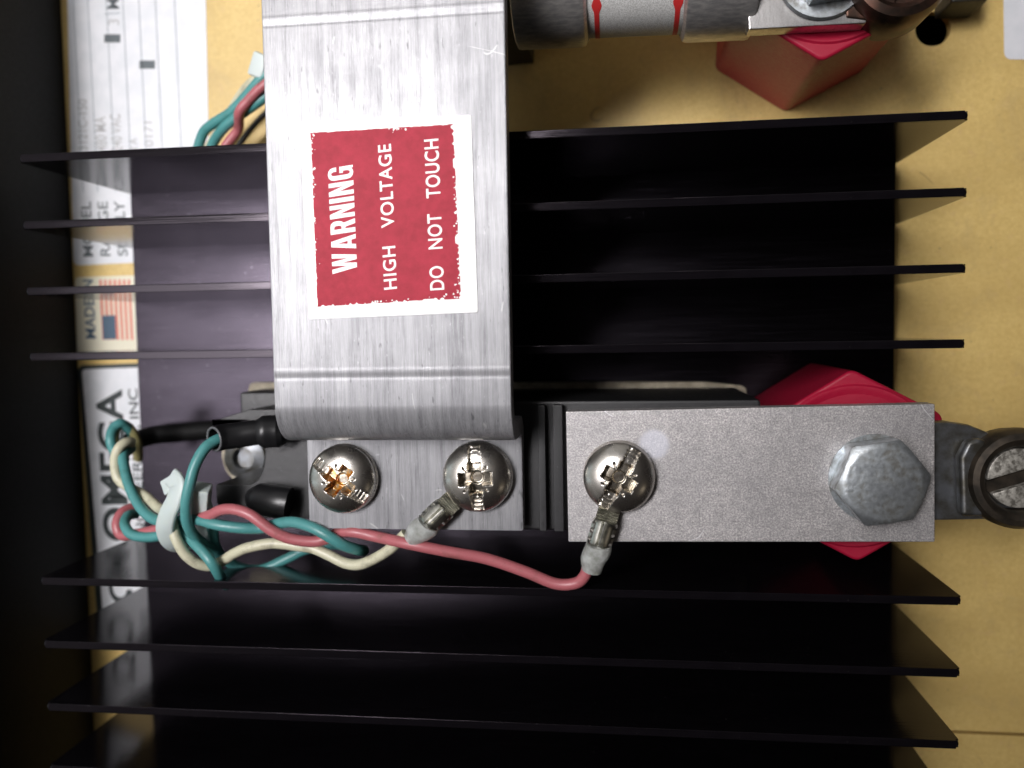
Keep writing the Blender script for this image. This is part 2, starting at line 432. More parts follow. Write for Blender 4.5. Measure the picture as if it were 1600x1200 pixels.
def lettering(body, p0, p1, p3, z, m, parent, offset=0.0, space=1.0, name='lettering', label=None):
    """p0 baseline start, p1 baseline end, p3 top of the first letter (all in photograph coordinates on plane z)"""
    me = text_mesh(body, offset, space)
    xs = [v.co.x for v in me.vertices]; ys = [v.co.y for v in me.vertices]
    x0, x1, y0, y1 = min(xs), max(xs), min(ys), max(ys)
    a = W(*p0, z); b = W(*p1, z) - a; c = W(*p3, z) - a
    for v in me.vertices:
        u = (v.co.x - x0) / (x1 - x0); w = (v.co.y - y0) / (y1 - y0)
        v.co = a + b * u + c * w
    # every letter is a mesh of its own
    bm = bmesh.new(); bm.from_mesh(me); bm.faces.ensure_lookup_table()
    seen = set()
    for f0 in bm.faces:
        if f0.index in seen: continue
        st_, isl = [f0], []
        seen.add(f0.index)
        while st_:
            f = st_.pop(); isl.append(f)
            for v in f.verts:
                for g_ in v.link_faces:
                    if g_.index not in seen: seen.add(g_.index); st_.append(g_)
        vs = list({v for f in isl for v in f.verts}); ix = {v: i for i, v in enumerate(vs)}
        m2 = bpy.data.meshes.new('letter'); m2.from_pydata([v.co[:] for v in vs], [], [[ix[v] for v in f.verts] for f in isl])
        link('letter', m2, m, parent)
    bm.free()

ZT, ZB, ZP = 0.0, -2.96, -3.39          # fin tips, heat sink base, panel
XL, XR = -8.98, 4.584                  # heat sink ends
FIN_Y = [2.769 - i * 1.0 for i in range(4)]

# ================================================================== SETTING
# yellow panel with a round hole
def panel():
    bm = bmesh.new()
    ys = W(1540, 1143, ZP).y
    hc = W(1458, 45, ZP)
    hr = 0.285
    outer = [(-12.2, ys), (16, ys), (16, 14), (-12.2, 14)]
    ov = [bm.verts.new((x, y, ZP)) for x, y in outer]
    cv = [bm.verts.new((hc.x + hr * math.cos(2 * math.pi * k / 48), hc.y + hr * math.sin(2 * math.pi * k / 48), ZP)) for k in range(48)]
    es = [bm.edges.new((ov[i], ov[(i + 1) % 4])) for i in range(4)] + [bm.edges.new((cv[i], cv[(i + 1) % 48])) for i in range(48)]
    bmesh.ops.triangle_fill(bm, edges=es, use_beauty=True)
    r = bmesh.ops.extrude_face_region(bm, geom=list(bm.faces))
    for v in [g for g in r['geom'] if isinstance(g, bmesh.types.BMVert)]: v.co.z -= 0.18
    o = link('panel', finish(bm, 30), m_panel); tag(o, None, None, kind='structure')
    o2 = link('panel', box(-12.2, 16, -13, ys - 0.05, ZP - 0.18, ZP + 0.02, 0.02), m_panel); tag(o2, None, None, kind='structure')
    o3 = link('cabinet_back', box(-16, 18, -14, 15, ZP - 1.6, ZP - 1.4, 0), m_black); tag(o3, None, None, kind='structure')
panel()
# black wall of the enclosure on the left
xw = W(118, 500, ZP).x
prof = [(-30, ZP - 1), (xw, ZP - 1), (xw, -0.9), (xw - 0.08, -0.62), (xw - 0.3, -0.42), (xw - 0.6, -0.35), (-30, -0.35)]
bm = bmesh.new()
A_ = [bm.verts.new((x, -14, z)) for x, z in prof]; B_ = [bm.verts.new((x, 15, z)) for x, z in prof]
for i in range(len(prof)): bm.faces.new((A_[i], A_[(i + 1) % len(prof)], B_[(i + 1) % len(prof)], B_[i]))
bm.faces.new(A_[::-1]); bm.faces.new(B_)
tag(link('enclosure_wall', finish(bm, 50), m_black), None, None, kind='structure')

# ================================================================== STICKERS ON THE PANEL
ZS = ZP + 0.004
def corners(px): return [W(x, y, ZS) for x, y in px]
rl = empty('rating_label', 'white rating label with printed rows beside the black wall, upper left', 'label')
sheet(rounded(corners([(103, -90), (320, -90), (330, 405), (115, 415)]), 0.12), ZS, m_paper, 'label_sheet', rl)
zt = ZS + 0.009
def stroke(p, q, w, z, m, name, parent):
    a = W(*p, z); b = W(*q, z); d = (b - a).normalized(); n = Vector((-d.y, d.x, 0)) * w / 2
    return sheet([a - n, b - n, b + n, a + n], z, m, name, parent, 0.002)
for x in (111, 134, 163, 189, 214, 240, 270):
    k = (x - 1185) * -4.9e-5
    stroke((x, -60), (x + k * 360, 300), 0.014, zt, m_line, 'printed_line', rl)
stroke((163, 22), (188, 20), 0.014, zt, m_line, 'printed_line', rl)
stroke((163, 60), (188, 60), 0.15, zt, m_ink, 'printed_block', rl)
stroke((218, 101), (242, 101), 0.15, zt, m_ink, 'printed_block', rl)
lettering('M', (186, 14), (186, -2), (167, 14), zt, m_ink, rl, 0.01)
lettering('3', (186, 39), (186, 30), (169, 39), zt, m_type, rl)
lettering('3121C-150', (137, 235), (136, 155), (122, 235), zt, m_type, rl, 0.012)
lettering('480 MA', (168, 236), (165, 182), (150, 236), zt, m_type, rl, 0.012)
lettering('240 VAC', (192, 236), (188, 178), (175, 236), zt, m_type, rl, 0.012)
lettering('2 A', (215, 236), (214, 216), (202, 236), zt, m_type, rl, 0.012)
lettering('0171', (240, 229), (238, 190), (226, 229), zt, m_type, rl, 0.012)
lettering('MODEL', (146, 401), (142, 315), (130, 401), zt, m_ink, rl, 0.012)
lettering('RANGE', (173, 400), (168, 315), (157, 400), zt, m_ink, rl, 0.012)
lettering('SUPPLY', (200, 400), (194, 314), (184, 400), zt, m_ink, rl, 0.012)

fl = empty('flag_label', 'cream label with a small flag and MADE IN USA lettering, lower left', 'label')
sheet(rounded(corners([(117, 433), (330, 427), (334, 553), (121, 560)]), 0.1), ZS, m_paper_w, 'label_sheet', fl)
lettering('MADE IN', (150, 529), (145, 437), (134, 529), zt, m_blue, fl, 0.012)
fc0 = (158, 532); fc1 = (222, 530)
for i in range(7):
    x = 160 + i * 7.4
    stroke((x + 2, 531), (x - 3, 437), 0.045, zt, m_flagred, 'stripe', fl)
stroke((171.5, 530), (169.5, 493), 0.27, zt + 0.004, m_blue, 'canton', fl)

nl = empty('nameplate', 'white nameplate with black border and big letters, left of the wires', 'label')
sheet(rounded(corners([(121, 571), (340, 563), (352, 925), (154, 990)]), 0.14), ZS, m_inkblack, 'border', nl)
sheet(rounded(corners([(128, 577), (336, 570), (347, 918), (163, 975)]), 0.10), ZS + 0.007, m_paper, 'label_sheet', nl)
zt2 = ZS + 0.016
lettering('OMEGA', (204, 845), (191, 608), (162, 845), zt2, m_inkblack, nl, 0.026)
lettering('\u03a9', (208, 942), (204, 895), (172, 942), zt2, m_inkblack, nl, 0.02)
lettering('ENGINEERING, INC', (231, 850), (217, 607), (214, 850), zt2, m_inkblack, nl, 0.012)

wl = empty('small_label', 'white rounded label at the upper right corner of the yellow panel', 'label')
sheet(rounded(corners([(1567, -60), (1760, -60), (1760, 93), (1569, 93)]), 0.14), ZS, m_paper, 'label_sheet', wl)

# ================================================================== HEAT SINK
hs = empty('heat_sink', 'large black purple anodised aluminium heat sink with long straight fins', 'heat sink')
def fin_mesh():
    L = XR - XL; t = 0.058
    pts = rounded([(0, -0.0), (L, 0.0), (L, -ZB), (0, -ZB)], 0.05, 4)
    bm = bmesh.new()
    a = [bm.verts.new((x, -t, z + ZB)) for x, z in pts]; b = [bm.verts.new((x, t, z + ZB)) for x, z in pts]
    n = len(pts)
    fa = bm.faces.new(a); fb = bm.faces.new(b[::-1])
    for i in range(n): bm.faces.new((a[i], b[i], b[(i + 1) % n], a[(i + 1) % n]))
    bmesh.ops.bevel(bm, geom=list(set(fa.edges) | set(fb.edges)), offset=0.054, segments=5, profile=0.5, affect='EDGES')
    me = finish(bm, 60); me.materials.append(m_anod); return me
fm = fin_mesh()
link('base', box(XL, XR, -13, FIN_Y[0] + 0.06, ZP + 0.02, ZB, 0.015), m_anod_base, hs)
fin_rows = FIN_Y + [-3.72 - i * 1.003 for i in range(6)]
for y in fin_rows:
    o = bpy.data.objects.new('fin', fm); C.objects.link(o); o.parent = hs; o.location = (XL, y, 0)
    w = o.modifiers.new('weighted_normal', 'WEIGHTED_NORMAL'); w.weight = 50

# ================================================================== POWER MODULE under the strap
md = empty('power_module', 'black rectangular plastic power module in the middle of the heat sink, under the metal bars', 'electronic module')
mx0 = W(482, 750, -0.1).x; mx1 = W(1190, 750, -0.1).x
my0 = W(650, 828, -0.1).y; my1 = W(650, 628, -0.1).y
link('upper_body', box(mx0, mx1, my0, my1 , -2.75, -0.16, 0.05), m_module, md)
# lower deck carrying the gate posts, with two ears and a U notch for the mounting screw
zd = -0.75
ye0 = W(400, 810, zd).y; ye1 = W(400, 640, zd).y
def ears():
    xa = W(335, 700, zd).x; xb = W(392, 700, zd).x; xc = mx0 + 0.2
    n0 = W(360, 757, zd).y; n1 = W(360, 657, zd).y
    cx = xb - 0.05; cy = (n0 + n1) / 2; r = (n1 - n0) / 2
    arc = [(cx + r * 0.55 * math.cos(t), cy + r * math.sin(t)) for t in [R(90 - 15 * k) for k in range(13)]]
    pts = [(xc, ye0), (xc, ye1), (xb, ye1), (xa + 0.05, ye1 - 0.16), (xa, ye1 - 0.26), (xa, n1)] + arc + [(xa, n0), (xa, ye0 + 0.26), (xa + 0.05, ye0 + 0.16), (xb, ye0)]
    return pts[::-1]
link('terminal_deck', prism(ears(), -2.75, zd, 0.035), m_module, md)
link('barrier', box(W(842, 700, -0.05).x, W(853, 700, -0.05).x, my0 + 0.03, my1 - 0.05, -0.2, 0.02, 0.012), m_module, md)
link('barrier', box(W(865, 700, -0.05).x, W(880, 700, -0.05).x, my0 + 0.03, my1 - 0.05, -0.2, 0.02, 0.012), m_module, md)
# long lower flange and cream base pad
yfl = W(1000, 609, -2.35).y
link('flange', box(mx0 - 0.1, mx1 + 0.0, my0 - 0.10, yfl, -2.83, -2.35, 0.04), m_module, md)
link('ledge', box(W(352, 0, -1.8).x, mx0 + 0.1, W(380, 652, -1.8).y, W(380, 613, -1.8).y, -2.83, -1.8, 0.05), m_module, md)
px0 = W(340, 700, -2.6).x + 0.0; px1 = W(1155, 600, -2.6).x
pad = rounded([(W(362, 0, ZB).x, my0 - 0.1), (W(1165, 0, ZB).x, my0 - 0.1), (W(1165, 0, ZB).x, W(1000, 604, ZB).y), (W(1100, 0, ZB).x, W(1000, 597, ZB).y), (W(372, 0, ZB).x, W(400, 597, ZB).y)], 0.14)
link('base_pad', prism(pad, ZB + 0.002, ZB + 0.12, 0.01), m_pad, md)

ms = empty('mounting_screw', 'dull silver mounting screw in the notch at the left end of the black module', 'screw')
c = W(385, 715, -2.5)
link('head', lathe([(0.42, -2.77), (0.42, -2.5), (0.38, -2.4), (0.2, -2.35), (0.18, -2.5), (0, -2.5)], 36, center=(c.x, c.y, 0)), m_lug, ms)
link('washer', lathe([(0.16, -2.835), (0.60, -2.835), (0.60, -2.78), (0.40, -2.775), (0.1, -2.775)], 36, center=(c.x, c.y, 0)), m_pad, ms)

# ================================================================== METAL STRAP
ZF = 0.14                         # top of the foot
ZST = 1.26                        # top of the raised part
th = 0.26
sx0 = W(426, 560, ZST).x; sx1 = W(798, 560, ZST).x
yleg = W(640, 679, ZF).y          # foot side face of the leg
yfoot = W(650, 827, ZF).y
def arc(cy, cz, r, a0, a1, n=10): return [(cy + r * math.cos(R(a0 + (a1 - a0) * k / n)), cz + r * math.sin(R(a0 + (a1 - a0) * k / n))) for k in range(n + 1)]
ro = 0.52
ygr = W(600, 583, ZST).y
ygr2 = W(600, 22, ZST).y
def dent(y): return [(y - 0.10, ZST), (y - 0.07, ZST - 0.004), (y - 0.04, ZST - 0.005), (y - 0.01, ZST + 0.001), (y + 0.03, ZST + 0.004), (y + 0.06, ZST + 0.003), (y + 0.09, ZST)]
ytop = 7.6
outline = [(yfoot, ZF - th + 0.02), (yfoot, ZF)] + [(yleg - 0.05, ZF), (yleg, ZF + 0.05)]
outline += arc(yleg + ro, ZST - ro, ro, 180, 90, 12)
outline += dent(ygr) + dent(ygr2)
outline += arc(ytop - ro, ZST - ro, ro, 90, 0, 10) + [(ytop, 0.6), (ytop - th, 0.6)] + arc(ytop - ro, ZST - ro, ro - th, 0, 90, 8)
outline += arc(yleg + ro, ZST - ro, ro - th, 90, 180, 8) + arc(yleg + th - 0.0 + 0.0, 0, 0.0, 0, 0, 1)[:0] + [(yleg + th, ZF - 0.06), (yleg + th - 0.16, ZF - th + 0.02)]
st = link('warning_strap', extrude_x(outline, sx0, sx1, 0.022), m_strap)
tag(st, 'broad brushed aluminium strap carrying the red warning sticker, bent down to a foot', 'metal strap')

# warning sticker
ws = empty('warning_sticker', 'white bordered red warning sticker on the brushed metal strap', 'sticker')
zs = ZST + 0.002
wc = [W(x, y, zs) for x, y in ((483, 499), (747, 488), (736, 180), (469, 191))]
def rough_outline(pts, n, amp, seed):
    rr = random.Random(seed); out = []
    for i in range(len(pts)):
        a = Vector(pts[i][:2]); b = Vector(pts[(i + 1) % len(pts)][:2]); nn = Vector((-(b - a).y, (b - a).x)).normalized()
        for k in range(n):
            out.append((a.lerp(b, k / n) + nn * (rr.uniform(-amp, amp) if k else 0))[:])
    return out
link('backing', prism(rough_outline(rounded(wc, 0.03, 2), 6, 0.001, 1), zs, zs + 0.012, 0), m_stick, ws)
rc = [W(x, y, zs) for x, y in ((496.5, 479.5), (721, 467), (709, 194), (485.5, 207.5))]
# worn print edge
def worn(pts, seed):
    rr = random.Random(seed); out = []
    for i in range(4):
        a = Vector(pts[i][:2]); b = Vector(pts[(i + 1) % 4][:2]); nn = Vector((-(b - a).y, (b - a).x)).normalized()
        n = 90; v = 0
        for k in range(n):
            if rr.random() < (0.16, 0.16, 0.05, 0.05)[i]: v = rr.uniform(0.0, (0.04, 0.045, 0.02, 0.02)[i])
            elif rr.random() < 0.55: v = rr.uniform(0, 0.008)
            out.append((a.lerp(b, k / n) + nn * v)[:])
    return out
link('red_field', prism(worn(rc, 5), zs + 0.0125, zs + 0.0145, 0), m_warn, ws)
zl = zs + 0.0152
# condensed bold capitals, drawn as outlines (and holes)
GOTHIC = {
 'W': (0.72, [[(0, 1), (.16, 1), (.225, .36), (.29, 1), (.43, 1), (.495, .36), (.56, 1), (.72, 1), (.585, 0), (.42, 0), (.36, .58), (.30, 0), (.135, 0)]]),
 'A': (0.52, [[(0, 0), (.16, 0), (.185, .18), (.335, .18), (.36, 0), (.52, 0), (.355, 1), (.165, 1)], [(.207, .33), (.313, .33), (.26, .74)]]),
 'R': (0.47, [[(0, 0), (.16, 0), (.16, .40), (.225, .40), (.30, 0), (.475, 0), (.375, .45), (.44, .56), (.46, .72), (.445, .87), (.38, .97), (.28, 1), (0, 1)], [(.16, .55), (.24, .55), (.285, .60), (.295, .70), (.285, .80), (.24, .85), (.16, .85)]]),
 'N': (0.47, [[(0, 0), (.15, 0), (.15, .60), (.31, 0), (.47, 0), (.47, 1), (.32, 1), (.32, .42), (.16, 1), (0, 1)]]),
 'I': (0.16, [[(0, 0), (.16, 0), (.16, 1), (0, 1)]]),
 'G': (0.46, [[(.46, .67), (.46, .77), (.43, .90), (.35, .98), (.23, 1.01), (.11, .98), (.03, .90), (0, .76), (0, .24), (.03, .10), (.11, .02), (.22, -.01), (.32, .02), (.37, .08), (.38, 0), (.46, 0), (.46, .54), (.24, .54), (.24, .40), (.31, .40), (.31, .23), (.285, .15), (.235, .12), (.185, .14), (.16, .22), (.16, .78), (.185, .86), (.235, .88), (.285, .86), (.31, .78), (.31, .67)]]),
}
def gothic(word, p0, p1, p3, z, m, parent):
    gap = 0.085; tot = sum(GOTHIC[c][0] for c in word) + gap * (len(word) - 1)
    a = W(*p0, z); b = (W(*p1, z) - a) / tot; c3 = W(*p3, z) - a; x0 = 0
    for ch in word:
        wd, loops = GOTHIC[ch]
        cu = bpy.data.curves.new('outline', 'CURVE'); cu.dimensions = '2D'; cu.fill_mode = 'BOTH'
        for lp in loops:
            sp = cu.splines.new('POLY'); sp.points.add(len(lp) - 1); sp.use_cyclic_u = True
            for q, (x, y) in zip(sp.points, lp): q.co = (x, y, 0, 1)
        o = bpy.data.objects.new('outline', cu); C.objects.link(o); bpy.context.view_layer.update()
        me = bpy.data.meshes.new_from_object(o.evaluated_get(bpy.context.evaluated_depsgraph_get()))
        bpy.data.objects.remove(o); bpy.data.curves.remove(cu)
        for v in me.vertices: v.co = a + b * (x0 + v.co.x) + c3 * v.co.y
        link('letter', me, m, parent); x0 += wd + gap
gothic('WARNING', (558, 423), (551, 257.5), (519.5, 428.5), zl, m_white, ws)
lettering('HIGH   VOLTAGE', (620.5, 451), (611, 224.5), (600, 453), zl, m_white, ws, 0.012, 1.1)
lettering('DO   NOT   TOUCH', (694.5, 452.5), (685, 216.5), (672, 454), zl, m_white, ws, 0.012, 1.08)
# paper showing through where the print has chipped
bm = bmesh.new(); rr = random.Random(12)
Wc = [Vector(p) for p in rc]
for i in range(105):
    e, tm, ts, dd = rr.choice(((0, 0.35, 0.10, 0.02), (0, 0.75, 0.10, 0.02), (0, 0.9, 0.06, 0.03), (1, 0.06, 0.05, 0.05), (1, 0.18, 0.10, 0.03), (1, 0.42, 0.08, 0.025), (1, 0.68, 0.05, 0.02), (2, 0.40, 0.06, 0.02), (3, 0.06, 0.05, 0.03), (3, 0.3, 0.06, 0.02), (3, 0.7, 0.1, 0.02)))
    t = min(0.99, max(0.01, rr.gauss(tm, ts))); dp = abs(rr.gauss(0, dd)) + 0.004
    a, b = Wc[e], Wc[(e + 1) % 4]; nn = Vector((-(b - a).y, (b - a).x, 0)).normalized()
    c0 = a.lerp(b, t) + nn * dp
    r0 = rr.uniform(0.004, 0.016); ph = rr.random() * 6
    vs = [bm.verts.new((c0.x + r0 * (0.6 + 0.7 * rr.random()) * math.cos(ph + k * 1.047), c0.y + r0 * (0.6 + 0.7 * rr.random()) * math.sin(ph + k * 1.047), zl + 0.0004 + i * 2e-6)) for k in range(6)]
    bm.faces.new(vs)
o = link('chipped_print', finish(bm, 0), m_white, ws); o['kind'] = 'stuff'

# ================================================================== GREY BAR AND BOLT
ZBAR = 0.14
bc = [W(x, y, ZBAR) for x, y in ((888, 847), (1461, 847), (1461, 631), (884, 643))]
bar = link('grey_bar', prism([p[:2] for p in bc], ZBAR - 0.3, ZBAR, 0.018), m_bar)
tag(bar, 'flat grey blasted metal bar held by one domed screw and a big hex bolt', 'metal bar')

def hexpts(cx, cy, r, rot, rnd=0.0):
    p = [(cx + r * math.cos(R(rot + 60 * k)), cy + r * math.sin(R(rot + 60 * k))) for k in range(6)]
    return rounded(p, rnd, 5) if rnd else p

hb = empty('hex_bolt', 'large dull zinc hex bolt at the right end of the grey bar', 'bolt')
c = W(1366, 747, ZBAR)
def hex_head(cx, cy, z0, r, h, rot):
    bm = bmesh.new(); n = 72
    # hexagon with a chamfer circle on top (intersection of prism and cone)
    def hexr(t):
        a = ((t - rot) % 60) - 30
        return r * math.cos(R(30)) / math.cos(R(a))
    rc_ = r * math.cos(R(30)) * 0.965
    rings = []
    for (f, z) in (('h', 0.0), ('h2', 0.0), ('c', h)):
        ring = []
        for k in range(n):
            t = 360 * k / n; hr_ = hexr(t)
            if f == 'h': q, zz = hr_, z0
            elif f == 'h2': q, zz = hr_, z0 + h - max(0, (hr_ - rc_)) * 0.62
            else: q, zz = rc_, z0 + h
            ring.append(bm.verts.new((cx + q * math.cos(R(t)), cy + q * math.sin(R(t)), zz)))
        rings.append(ring)
    inner = [bm.verts.new((cx + rc_ * 0.9 * math.cos(R(360 * k / n)), cy + rc_ * 0.9 * math.sin(R(360 * k / n)), z0 + h + 0.012)) for k in range(n)]
    rings.append(inner)
    for a, b in zip(rings, rings[1:]):
        for k in range(n): bm.faces.new((a[k], a[(k + 1) % n], b[(k + 1) % n], b[k]))
    bm.faces.new(inner); bm.faces.new(rings[0][::-1])
    return finish(bm, 22)
link('head', hex_head(c.x, c.y, ZBAR + 0.035, 0.61, 0.40, 9), m_zinc, hb)
link('washer', lathe([(0.1, ZBAR + 0.001), (0.60, ZBAR + 0.001), (0.60, ZBAR + 0.03), (0.1, ZBAR + 0.034)], 48, center=(c.x, c.y, 0)), m_zinc, hb)

# ================================================================== RED INSULATORS
def insulator(px, py, z0, z1, rot, label, r=1.40):
    o = empty('standoff_insulator', label, 'insulator', 'red standoff insulators')
    c = W(px, py, z1)
    link('hex_body', prism(hexpts(c.x, c.y, r, rot, 0.16), z0, z1 - 0.03, 0.05, 3, top=hexpts(c.x, c.y, r * 0.985, rot, 0.16)), m_red, o)
    link('rim', lathe([(0.95, z1 - 0.04), (1.06, z1 - 0.025), (1.10, z1 - 0.002), (1.14, z1 - 0.002), (1.17, z1 - 0.032)], 64, center=(c.x, c.y, 0)), m_red, o)
    link('seat', lathe([(0.02, z1 - 0.031), (0.02, z1 ), (0.70, z1 ), (0.74, z1 - 0.031)], 48, center=(c.x, c.y, 0)), m_red, o)
    return c
insulator(1337, 729, ZB + 0.002, ZBAR - 0.305 - 0.26, 90 + 2, 'red hexagonal insulator under the right end of the grey bar')

# ================================================================== DOMED SCREWS
def screw_head(slot_deg, amber):
    Rr, H = 0.49, 0.27
    bm = bmesh.new(); nr, na = 66, 176
    sd = R(slot_deg); cs, sn = math.cos(sd), math.sin(sd)
    rr = random.Random(int(slot_deg))
    def ss(x, a, b):
        t = min(1, max(0, (x - a) / (b - a))); return t * t * (3 - 2 * t)
    def depth(x, y):
        u = (x * cs + y * sn) / Rr; v = (-x * sn + y * cs) / Rr; r = math.hypot(u, v)
        d = 0.0
        # full slot with stepped ends
        w = 1 - ss(abs(v), 0.145, 0.175)
        if abs(u) < 0.92:
            q_ = (0.92 - abs(u)) / 0.125; st_ = 0.05 + 0.034 * math.floor(q_) - 0.012 * (q_ % 1 < 0.25)
            d = max(d, w * min(st_, 0.13))
        # cross arms
        tw = 0.135 + 0.03 * r
        w2 = (1 - ss(abs(u), tw, tw + 0.05)) * (1 - ss(abs(v), 0.40, 0.50))
        w3 = (1 - ss(abs(v), tw + 0.01, tw + 0.06)) * (1 - ss(abs(u), 0.40, 0.50))
        d = max(d, 0.21 * w2, 0.21 * w3)
        d = max(d, 0.25 * (1 - ss(r, 0.16, 0.26)))
        # small tick marks between the arms
        for s1, s2 in ((1, 1), (1, -1), (-1, 1), (-1, -1)):
            a_ = (u * s1 + v * s2) / 1.41421; b_ = (u * s1 - v * s2) / 1.41421
            d = max(d, 0.045 * (1 - ss(abs(b_), 0.012, 0.035)) * ss(a_, 0.20, 0.24) * (1 - ss(a_, 0.42, 0.52)))
        return d
    rings = [[bm.verts.new((0, 0, H - depth(0, 0)))]]
    info = {}
    for i in range(1, nr + 1):
        q = i / nr * Rr
        ring = []
        for k in range(na):
            t = 2 * math.pi * k / na; x = q * math.cos(t); y = q * math.sin(t)
            f = q / Rr
            z = 0.09 + (H - 0.09) * (max(0.0, 1 - f ** 2.6)) ** 0.72
            ring.append(bm.verts.new((x, y, z - depth(x, y) * (1 if f < 0.97 else 0))))
        rings.append(ring)
    for q, z in ((Rr + 0.004, 0.075), (Rr, 0.03), (Rr - 0.03, 0.0)):
        rings.append([bm.verts.new((q * math.cos(2 * math.pi * k / na), q * math.sin(2 * math.pi * k / na), z)) for k in range(na)])
    faces = []
    for k in range(na): bm.faces.new((rings[0][0], rings[1][k], rings[1][(k + 1) % na]))
    for a, b in zip(rings[1:], rings[2:]):
        for k in range(na): bm.faces.new((a[k], b[k], b[(k + 1) % na], a[(k + 1) % na]))
    for f in bm.faces:
        c_ = f.calc_center_median(); d = depth(c_.x, c_.y); r_ = math.hypot(c_.x, c_.y) / Rr
        n_ = math.sin(c_.x * 31 + 1) * math.cos(c_.y * 27) * 0.08
        if d > 0.05 and r_ < 0.52 + n_: f.material_index = 2 if (amber and r_ > 0.12 and (abs(math.sin(c_.x*9+c_.y*7)) > 0.2)) else 1
    me = finish(bm, 55)
    return me

def screw(px, py, z, slot_deg, label, amber=False):
    o = empty('screw', label, 'screw', 'domed screws on the metal terminals')
    c = W(px, py, z); o.location = c
    h = link('head', screw_head(slot_deg, amber), [m_nickel, m_nickel_worn, m_amber], o)
    h.location = (0, 0, 0.075)
    link('lock_washer', lathe([(0.2, 0.002), (0.485, 0.002), (0.50, 0.02), (0.50, 0.05), (0.485, 0.068), (0.2, 0.068)], 64), m_nickel, o)
    return o
# base points of the screws, on the foot and on the bar
screw(540, 746, ZF, -38, 'domed screw with orange residue in its slot, left one on the strap foot', True)
screw(748, 743, ZF, 93, 'domed screw with upright slot holding the cream wire terminal to the strap foot')
screw(967, 743, ZBAR + 0.0, 60, 'domed screw on the grey bar holding the pink wire terminal')

# ================================================================== RING TERMINALS
def ring_terminal(px, py, z, ang, L, label, bend=-0.0):
    """ring under the screw, barrel runs out at angle ang (degrees)"""
    o = empty('ring_terminal', label, 'terminal', 'crimped ring terminals')
    c = W(px, py, z); o.location = (c.x, c.y, z); o.rotation_euler = (0, 0, R(ang))
    # the lug's local +x runs along the barrel
    bm = bmesh.new(); n = 40
    lo, hi = [], []
    for rad in (0.2, 0.44):
        lo.append([bm.verts.new((rad * math.cos(2 * math.pi * k / n), rad * math.sin(2 * math.pi * k / n), 0.078)) for k in range(n)])
        hi.append([bm.verts.new((rad * math.cos(2 * math.pi * k / n), rad * math.sin(2 * math.pi * k / n), 0.115)) for k in range(n)])
    for k in range(n):
        j = (k + 1) % n
        bm.faces.new((hi[0][k], hi[1][k], hi[1][j], hi[0][j])); bm.faces.new((lo[0][k], lo[0][j], lo[1][j], lo[1][k]))
        bm.faces.new((hi[1][k], lo[1][k], lo[1][j], hi[1][j]))
    link('ring', finish(bm, 30), m_tin, o)
    # serrated tongue
    prof = []
    x = 0.40
    pts = [(0.36, 0.116)]
    for k in range(7):
        pts += [(0.42 + k * 0.032, 0.150 + k * 0.018), (0.436 + k * 0.032, 0.128 + k * 0.018)]
    pts += [(0.66, 0.25), (0.70, 0.25), (0.70, 0.05), (0.36, 0.05)]
    bm = bmesh.new()
    a = [bm.verts.new((p[0], -0.15, p[1])) for p in pts]; b = [bm.verts.new((p[0], 0.15, p[1])) for p in pts]
    for i in range(len(pts)): bm.faces.new((a[i], a[(i + 1) % len(pts)], b[(i + 1) % len(pts)], b[i]))
    bm.faces.new(a[::-1]); bm.faces.new(b)
    link('tongue', finish(bm, 20), m_tin, o)
    # crimp barrel with a seam groove and a pressed dent
    def barrel(x0, x1, r, seam, n=40, steps=14):
        bm = bmesh.new(); rings = []
        for s in range(steps + 1):
            x = x0 + (x1 - x0) * s / steps; ring = []
            e = min(s, steps - s) / steps
            for k in range(n):
                t = 2 * math.pi * k / n
                q = r - (0.012 if s in (0, steps) else 0)
                if seam:
                    d = abs(((t - math.pi / 2 + math.pi) % (2 * math.pi)) - math.pi)
                    if d < 0.20: q -= 0.07
                    if 0.2 < e < 0.5 and d > 0.9 and d < 1.5: q -= 0.03
                ring.append(bm.verts.new((x, q * math.cos(t) * 1.0, 0.20 + q * math.sin(t) * 0.9)))
            rings.append(ring)
        for a, b in zip(rings, rings[1:]):
            for k in range(n): bm.faces.new((a[k], a[(k + 1) % n], b[(k + 1) % n], b[k]))
        bm.faces.new(rings[0][::-1]); bm.faces.new(rings[-1])
        return finish(bm, 35)
    link('barrel', barrel(0.62, 0.62 + L * 0.55, 0.175, True), m_tin, o)
    path = [(0.60 + L * 0.55 + k / 8 * L * 0.62, 0.012 * math.sin(k), 0.20 - 0.012 * k + bend * (k / 8) ** 2) for k in range(9)]
    link('sleeve', sweep(path, [(u, v) for u, v in circ(0.178, 24)], sizes=[1.0, 1.05, 1.06, 1.04, 1.02, 1.0, 0.93, 0.86, 0.80]), m_clear, o)
    return o
ring_terminal(748, 743, ZF, -180 + 43, 0.62, 'tinned ring terminal crimped on the cream wire, under the second screw')
ring_terminal(967, 743, ZBAR, -90 - 17, 0.66, 'tinned ring terminal crimped on the pink wire, on the grey bar')

